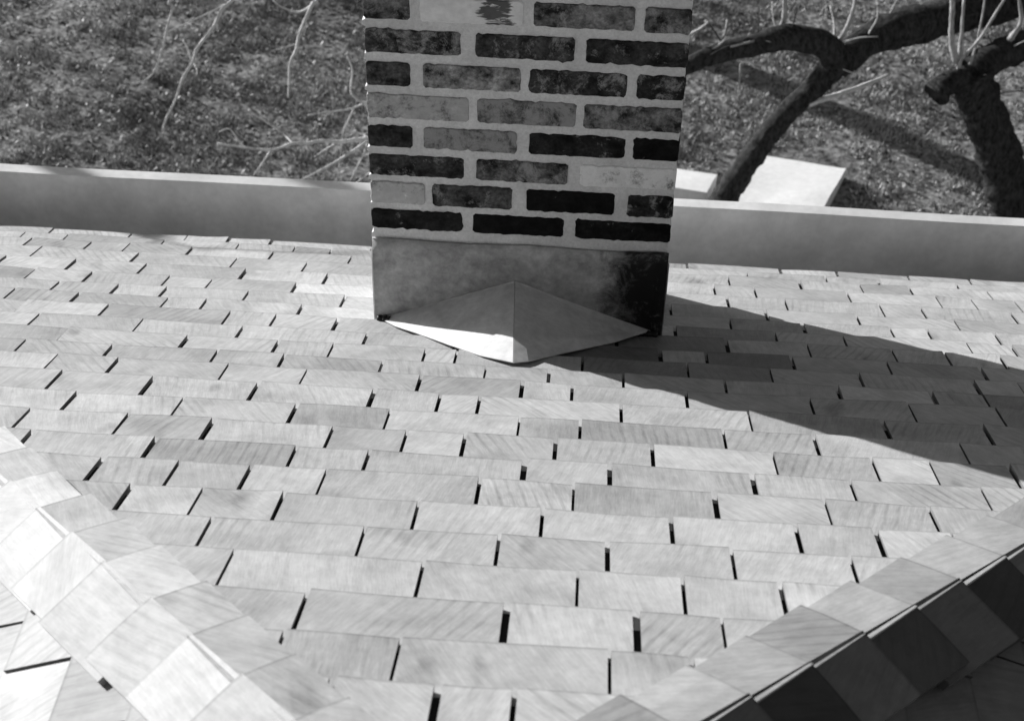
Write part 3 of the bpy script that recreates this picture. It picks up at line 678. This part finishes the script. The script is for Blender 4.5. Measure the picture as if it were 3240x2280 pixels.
T = {'t1_trunk':[[1.3,5.35,-3.21],[1.34,5.39,-3.03],[1.43,5.43,-2.85],[1.55,5.47,-2.63],[1.68,5.52,-2.45],[1.82,5.56,-2.3],[1.93,5.6,-2.16]],'t1_limbL':[[1.94,5.6,-2.17],[1.81,5.53,-2.01],[1.58,5.47,-1.95],[1.39,5.4,-1.98],[1.17,5.33,-2.01],[1.0,5.27,-2.07],[0.71,5.2,-2.17],[0.35,5.13,-2.27],[-0.01,5.07,-2.4],[-0.47,5.0,-2.48]],'t1_limbR':[[1.94,5.6,-2.17],[2.1,5.74,-2.09],[2.32,5.88,-2.06],[2.59,6.02,-2.04],[2.87,6.16,-2.03],[3.24,6.3,-1.98]],'t1_br':[[1.76,5.5,-2.4],[1.97,5.63,-2.39],[2.15,5.77,-2.39],[2.31,5.9,-2.38]],'t1_s1':[[1.56,5.55,-1.97],[1.57,5.53,-1.86],[1.56,5.52,-1.75],[1.54,5.5,-1.61]],'t1_s2':[[1.55,5.55,-1.96],[1.52,5.62,-1.91],[1.51,5.7,-1.84]],'t1_s3':[[1.9,5.6,-2.07],[1.95,5.57,-1.9],[1.96,5.53,-1.76],[1.95,5.5,-1.59]],'t1_s4':[[1.02,5.4,-1.93],[1.08,5.35,-1.86],[1.12,5.3,-1.79]],'t1_s5':[[1.19,5.4,-2.0],[1.23,5.45,-1.94],[1.24,5.5,-1.87]],'t1_s6':[[1.56,5.6,-2.0],[1.42,5.4,-1.94],[1.25,5.2,-1.89]],'t1_s7':[[1.15,5.4,-2.16],[1.18,5.5,-2.36]],'t1_s8':[[1.34,5.4,-2.1],[1.36,5.5,-2.38]],'t1_s9':[[1.04,5.4,-2.1],[1.17,5.3,-1.95],[1.22,5.2,-1.84]],'t2_trunk':[[3.22,5.4,-3.22],[3.15,5.43,-3.05],[3.03,5.46,-2.8],[2.91,5.49,-2.54],[2.79,5.52,-2.33],[2.71,5.55,-2.18]],'t2_limbR':[[2.71,5.55,-2.18],[2.84,5.7,-2.15],[3.0,5.85,-2.15],[3.27,6.0,-2.11]],'t2_stub':[[2.71,5.55,-2.19],[2.58,5.45,-2.16],[2.49,5.35,-2.19]],'t2_s1':[[2.6,5.5,-2.07],[2.54,5.5,-1.91],[2.51,5.5,-1.72],[2.48,5.5,-1.57]],'t2_s2':[[2.63,5.55,-2.09],[2.61,5.57,-1.91],[2.59,5.6,-1.72]],'t2_s3':[[2.62,5.5,-2.13],[2.62,5.47,-2.03],[2.69,5.45,-1.89],[2.76,5.43,-1.66],[2.79,5.4,-1.54]],'t2_s4':[[2.68,5.5,-2.08],[2.71,5.57,-1.98],[2.72,5.63,-1.77],[2.72,5.7,-1.7]],'t2_s5':[[2.93,5.7,-2.01],[2.97,5.7,-1.91],[2.96,5.7,-1.83],[2.91,5.7,-1.71]],'w1':[[-1.75,5.9,-2.07],[-1.82,5.84,-2.13],[-1.87,5.78,-2.22],[-1.97,5.71,-2.34],[-1.99,5.65,-2.4],[-2.05,5.59,-2.49],[-2.09,5.53,-2.6],[-2.15,5.46,-2.71],[-2.16,5.4,-2.76]],'w1a':[[-2.01,5.7,-2.42],[-2.04,5.75,-2.37],[-2.08,5.8,-2.33]],'w1b':[[-2.0,5.7,-2.43],[-1.97,5.65,-2.45],[-1.96,5.6,-2.47]],'w2':[[-2.09,5.8,-2.04],[-2.1,5.74,-2.09],[-2.14,5.69,-2.21],[-2.16,5.63,-2.3],[-2.2,5.57,-2.41],[-2.25,5.51,-2.46],[-2.33,5.46,-2.47],[-2.34,5.4,-2.41]],'w2b':[[-1.75,5.9,-2.07],[-1.83,5.85,-2.12],[-1.97,5.8,-2.18],[-2.08,5.75,-2.22],[-2.16,5.7,-2.24]],'w3':[[-1.28,6.0,-2.09],[-1.28,5.93,-2.12],[-1.35,5.87,-2.27],[-1.37,5.8,-2.36],[-1.4,5.73,-2.42],[-1.4,5.67,-2.5],[-1.4,5.6,-2.59]],'w3b':[[-1.28,6.0,-2.14],[-1.34,6.03,-2.2],[-1.41,6.05,-2.23],[-1.52,6.07,-2.2],[-1.56,6.1,-2.17]],'w3c':[[-1.38,5.9,-2.37],[-1.46,5.85,-2.38],[-1.53,5.8,-2.38]],'w4':[[-0.62,5.0,-2.22],[-0.81,5.02,-2.27],[-0.88,5.04,-2.25],[-0.91,5.06,-2.21],[-0.9,5.08,-2.09],[-0.93,5.1,-2.02]],'w4b':[[-0.81,5.05,-2.28],[-0.89,5.01,-2.3],[-0.96,4.97,-2.3],[-1.05,4.94,-2.3],[-1.14,4.9,-2.3]],'w5':[[-0.47,5.0,-2.48],[-0.8,4.96,-2.47],[-0.97,4.92,-2.48],[-1.07,4.89,-2.46],[-1.15,4.85,-2.46],[-1.22,4.81,-2.44],[-1.34,4.78,-2.47],[-1.49,4.74,-2.44],[-1.63,4.7,-2.4]],'w5a':[[-1.35,4.8,-2.49],[-1.39,4.75,-2.54],[-1.44,4.7,-2.6]],'w5b':[[-0.8,4.9,-2.45],[-0.9,4.85,-2.51],[-1.03,4.8,-2.58],[-1.15,4.75,-2.63],[-1.21,4.7,-2.64]],'w5c':[[-1.5,4.8,-2.48],[-1.54,4.8,-2.42],[-1.58,4.8,-2.36],[-1.64,4.8,-2.38]],'w5d':[[-0.98,4.9,-2.47],[-1.07,4.95,-2.56],[-1.14,5.0,-2.64]],'w6':[[-1.53,5.1,-2.4],[-1.47,5.07,-2.43],[-1.41,5.03,-2.44],[-1.32,5.0,-2.49]],'w7':[[-0.83,4.9,-2.55],[-0.87,4.9,-2.63],[-0.91,4.9,-2.72]],'w7b':[[-0.77,4.9,-2.65],[-0.8,4.9,-2.67],[-0.88,4.9,-2.74]],'w8':[[-0.92,5.0,-2.37],[-0.96,5.0,-2.46],[-0.98,5.0,-2.6],[-1.01,5.0,-2.78]]}
t1 = empty('apple_tree', (1.30, 5.35, GROUND_Z))
tag(t1, 'dark forked tree with slanting trunk beside the white sheet, bare limbs passing behind the chimney', 'tree')
tr = [(1.27, 5.33, -3.3)] + T['t1_trunk'][1:]
tube('trunk', tr, 0, 0, M_BARK, t1, 16, 0.07, [0.12, 0.085, 0.074, 0.07, 0.066, 0.068, 0.085], 12)
tube('limb', T['t1_limbL'], 0, 0, M_BARK, t1, 12, 0.08, [0.085, 0.082, 0.075, 0.066, 0.056, 0.048, 0.038, 0.030, 0.024, 0.018])
tube('limb', T['t1_limbR'], 0, 0, M_BARK, t1, 12, 0.08, [0.085, 0.10, 0.115, 0.12, 0.115, 0.11])
tube('branch', T['t1_br'], 0.020, 0.009, M_TWIG, t1, 7)
for k, r in (('t1_s1', .022), ('t1_s2', .009), ('t1_s3', .018), ('t1_s4', .012), ('t1_s5', .010), ('t1_s6', .012), ('t1_s7', .007), ('t1_s8', .008), ('t1_s9', .009)):
    tube('shoot', T[k], r * 0.85, r * 0.4, M_SHOOT, t1, 8, 0.16)
T['w6'] = T['w6'] + [(-1.22, 4.81, -2.44)]; T['w7'] = [(-0.80, 4.90, -2.46)] + T['w7']; T['w7b'] = [(-0.60, 5.0, -2.49)] + T['w7b']; T['w8'] = [(-0.89, 5.01, -2.30)] + T['w8']
for k, r in (('w4', .009), ('w4b', .006), ('w5', .011), ('w5a', .006), ('w5b', .008), ('w5c', .005), ('w5d', .004), ('w6', .006), ('w7', .005), ('w7b', .005), ('w8', .0045)):
    tube('twig', T[k], r * 1.15, r * 0.5, M_TWIG, t1, 6)

def fine_twigs(parent, bases, num, seed):
    rr = random.Random(seed)
    for i in range(num):
        a, b_ = rr.choice(bases); f_ = rr.random(); p = Vector(a).lerp(Vector(b_), f_); d_ = Vector((rr.uniform(-1, 1), rr.uniform(-0.7, 0.7), rr.uniform(-0.1, 0.9))).normalized()
        L = rr.uniform(0.12, 0.36); pts = [p]
        for s_ in range(3): d_ = (d_ + Vector((rr.uniform(-.35, .35), rr.uniform(-.35, .35), rr.uniform(-.2, .3)))).normalized(); pts.append(pts[-1] + d_ * L / 3)
        tube('twig', pts, rr.uniform(0.004, 0.008), 0.002, M_BARK if rr.random() < 0.5 else M_TWIG, parent, 5, sub=3)
segs = lambda L: [(L[i], L[i + 1]) for i in range(len(L) - 1)]
fine_twigs(t1, segs(T['t1_limbL'][:6]) + segs(T['t1_limbR'][:5]), 26, 3)
t2 = empty('apple_tree', (3.22, 5.40, GROUND_Z))
tag(t2, 'dark tree with a sawn stub and thin upright shoots at the right edge', 'tree')
tube('trunk', [(3.26, 5.38, -3.3)] + T['t2_trunk'][1:], 0, 0, M_BARK, t2, 16, 0.07, [0.20, 0.15, 0.135, 0.13, 0.125, 0.13], 12)
tube('limb', T['t2_limbR'], 0.105, 0.085, M_BARK, t2, 12, 0.08)
tube('limb_stub', T['t2_stub'], 0, 0, M_BARK, t2, 12, 0.12, [0.075, 0.062, 0.080])
for k, r in (('t2_s1', .024), ('t2_s2', .018), ('t2_s3', .015), ('t2_s4', .010), ('t2_s5', .020)):
    tube('shoot', T[k], r * 0.85, r * 0.4, M_SHOOT, t2, 8, 0.16)

fine_twigs(t2, segs(T['t2_limbR']) + [(T['t2_trunk'][-2], T['t2_trunk'][-1])], 12, 5)
t3 = empty('bare_tree', (-1.6, 9.6, GROUND_Z))
tag(t3, 'bare tree standing beyond the picture with pale twigs hanging into view at upper left', 'tree')
tube('trunk', [(-1.6, 9.6, -3.3), (-1.58, 9.5, -2.4), (-1.5, 9.2, -1.5), (-1.45, 8.8, -0.9)], 0.16, 0.11, M_BARK, t3, 12)
tube('limb', [(-1.45, 8.8, -0.9), (-1.5, 7.8, -1.0), (-1.55, 6.9, -1.4), (-1.6, 6.2, -1.85)], 0.07, 0.025, M_BARK, t3, 8)
for k, r in (('w1', .013), ('w1a', .007), ('w1b', .007), ('w2', .009), ('w2b', .007), ('w3', .012), ('w3b', .008), ('w3c', .0035)):
    p = T[k]
    if k in ('w1', 'w2', 'w2b', 'w3'): p = [(-1.6, 6.2, -1.85)] + p
    tube('twig', p, r * 1.05, r * 0.5, M_TWIG, t3, 6)

# the tree left of the house whose branch shadows cross the eave board
t4 = empty('yard_tree', (-5.3, 4.4, GROUND_Z))
tag(t4, 'bare tree in the yard left of the house', 'tree')
tube('trunk', [(-5.3, 4.4, -3.3), (-5.25, 4.35, -2.0), (-5.2, 4.3, -0.8), (-5.0, 4.2, 0.2)], 0.15, 0.09, M_BARK, t4, 10)
def sunpt(x, z, t, y=1.02): return (x - 0.831 * t, y + 0.556 * t, z + 0.3057 * t)
tube('limb', [(-5.0, 4.2, 0.0), sunpt(-1.22, -1.0, 4.5), sunpt(-1.14, -0.62, 4.4), sunpt(-1.08, -0.30, 4.35), sunpt(-1.05, -0.262, 4.35)], 0.06, 0.034, M_BARK, t4, 8)
tube('limb', [(-5.0, 4.2, 0.0), sunpt(-0.60, -1.1, 4.6), sunpt(-0.40, -0.62, 5.0), sunpt(-0.30, -0.32, 5.1), sunpt(-0.26, -0.262, 5.1)], 0.06, 0.040, M_BARK, t4, 8)
tube('twig', [sunpt(-1.14, -0.62, 4.4), sunpt(-0.95, -0.215, 4.2, 0.9), sunpt(-0.72, -0.25, 4.1, 0.8), sunpt(-0.45, -0.262, 4.0, 0.78), sunpt(-0.2, -0.30, 4.0, 0.79)], 0.012, 0.007, M_BARK, t4, 6)

# ------------------------------------------------------------------ pale things on the grass behind the gutter board
A_ = Vector((1.648, 6.15, 0)); B_ = Vector((2.160, 5.965, 0)); e1 = (B_ - A_).normalized(); e2 = Vector((-e1.y, e1.x, 0)) * -1
def slab(name, A, e1, e2, l1, l2, z0, z1, mat, r1=0.0, r2=0.0):
    V = []; F = []; n1, n2 = 8, 10
    for lay, z in ((0, z1), (1, z0)):
        for j in range(n2 + 1):
            for i in range(n1 + 1):
                p = A + e1 * (l1 * i / n1) + e2 * (l2 * j / n2); edge = i in (0, n1) or j in (0, n2)
                V.append((p.x + random.uniform(-.002, .002), p.y + random.uniform(-.002, .002), z + (0.0015 * math.sin(i * 0.8 + j * 0.5) + r1 * i / n1 + r2 * j / n2 if lay == 0 else 0)))
    N = (n1 + 1) * (n2 + 1); I = lambda l, j, i: l * N + j * (n1 + 1) + i
    for j in range(n2):
        for i in range(n1): F.append((I(0, j, i), I(0, j + 1, i), I(0, j + 1, i + 1), I(0, j, i + 1))); F.append((I(1, j, i), I(1, j, i + 1), I(1, j + 1, i + 1), I(1, j + 1, i)))
        F.append((I(0, j, 0), I(1, j, 0), I(1, j + 1, 0), I(0, j + 1, 0))); F.append((I(0, j, n1), I(0, j + 1, n1), I(1, j + 1, n1), I(1, j, n1)))
    for i in range(n1):
        F.append((I(0, 0, i), I(0, 0, i + 1), I(1, 0, i + 1), I(1, 0, i))); F.append((I(0, n2, i), I(1, n2, i), I(1, n2, i + 1), I(0, n2, i + 1)))
    return obj(name, V, F, mat, None, origin=(A.x, A.y, z0))
tag(slab('white_sheet', A_, e1, e2, 0.545, 0.85, GROUND_Z - 0.03, -3.150, M_SLAB, 0.045, 0.06), 'flat white rectangular sheet lying on the grass right of the slanting trunk', 'sheet')
e1b = Vector((0.957, -0.290, 0)); e2b = Vector((-0.290, -0.957, 0))
tag(slab('white_block', Vector((0.55, 6.005, 0)), e1b, e2b, 0.80, 0.265, GROUND_Z + 0.015, -3.135, M_SLAB, 0.05, 0.02), 'small white block lying on the grass between the chimney and the slanting trunk', 'block')
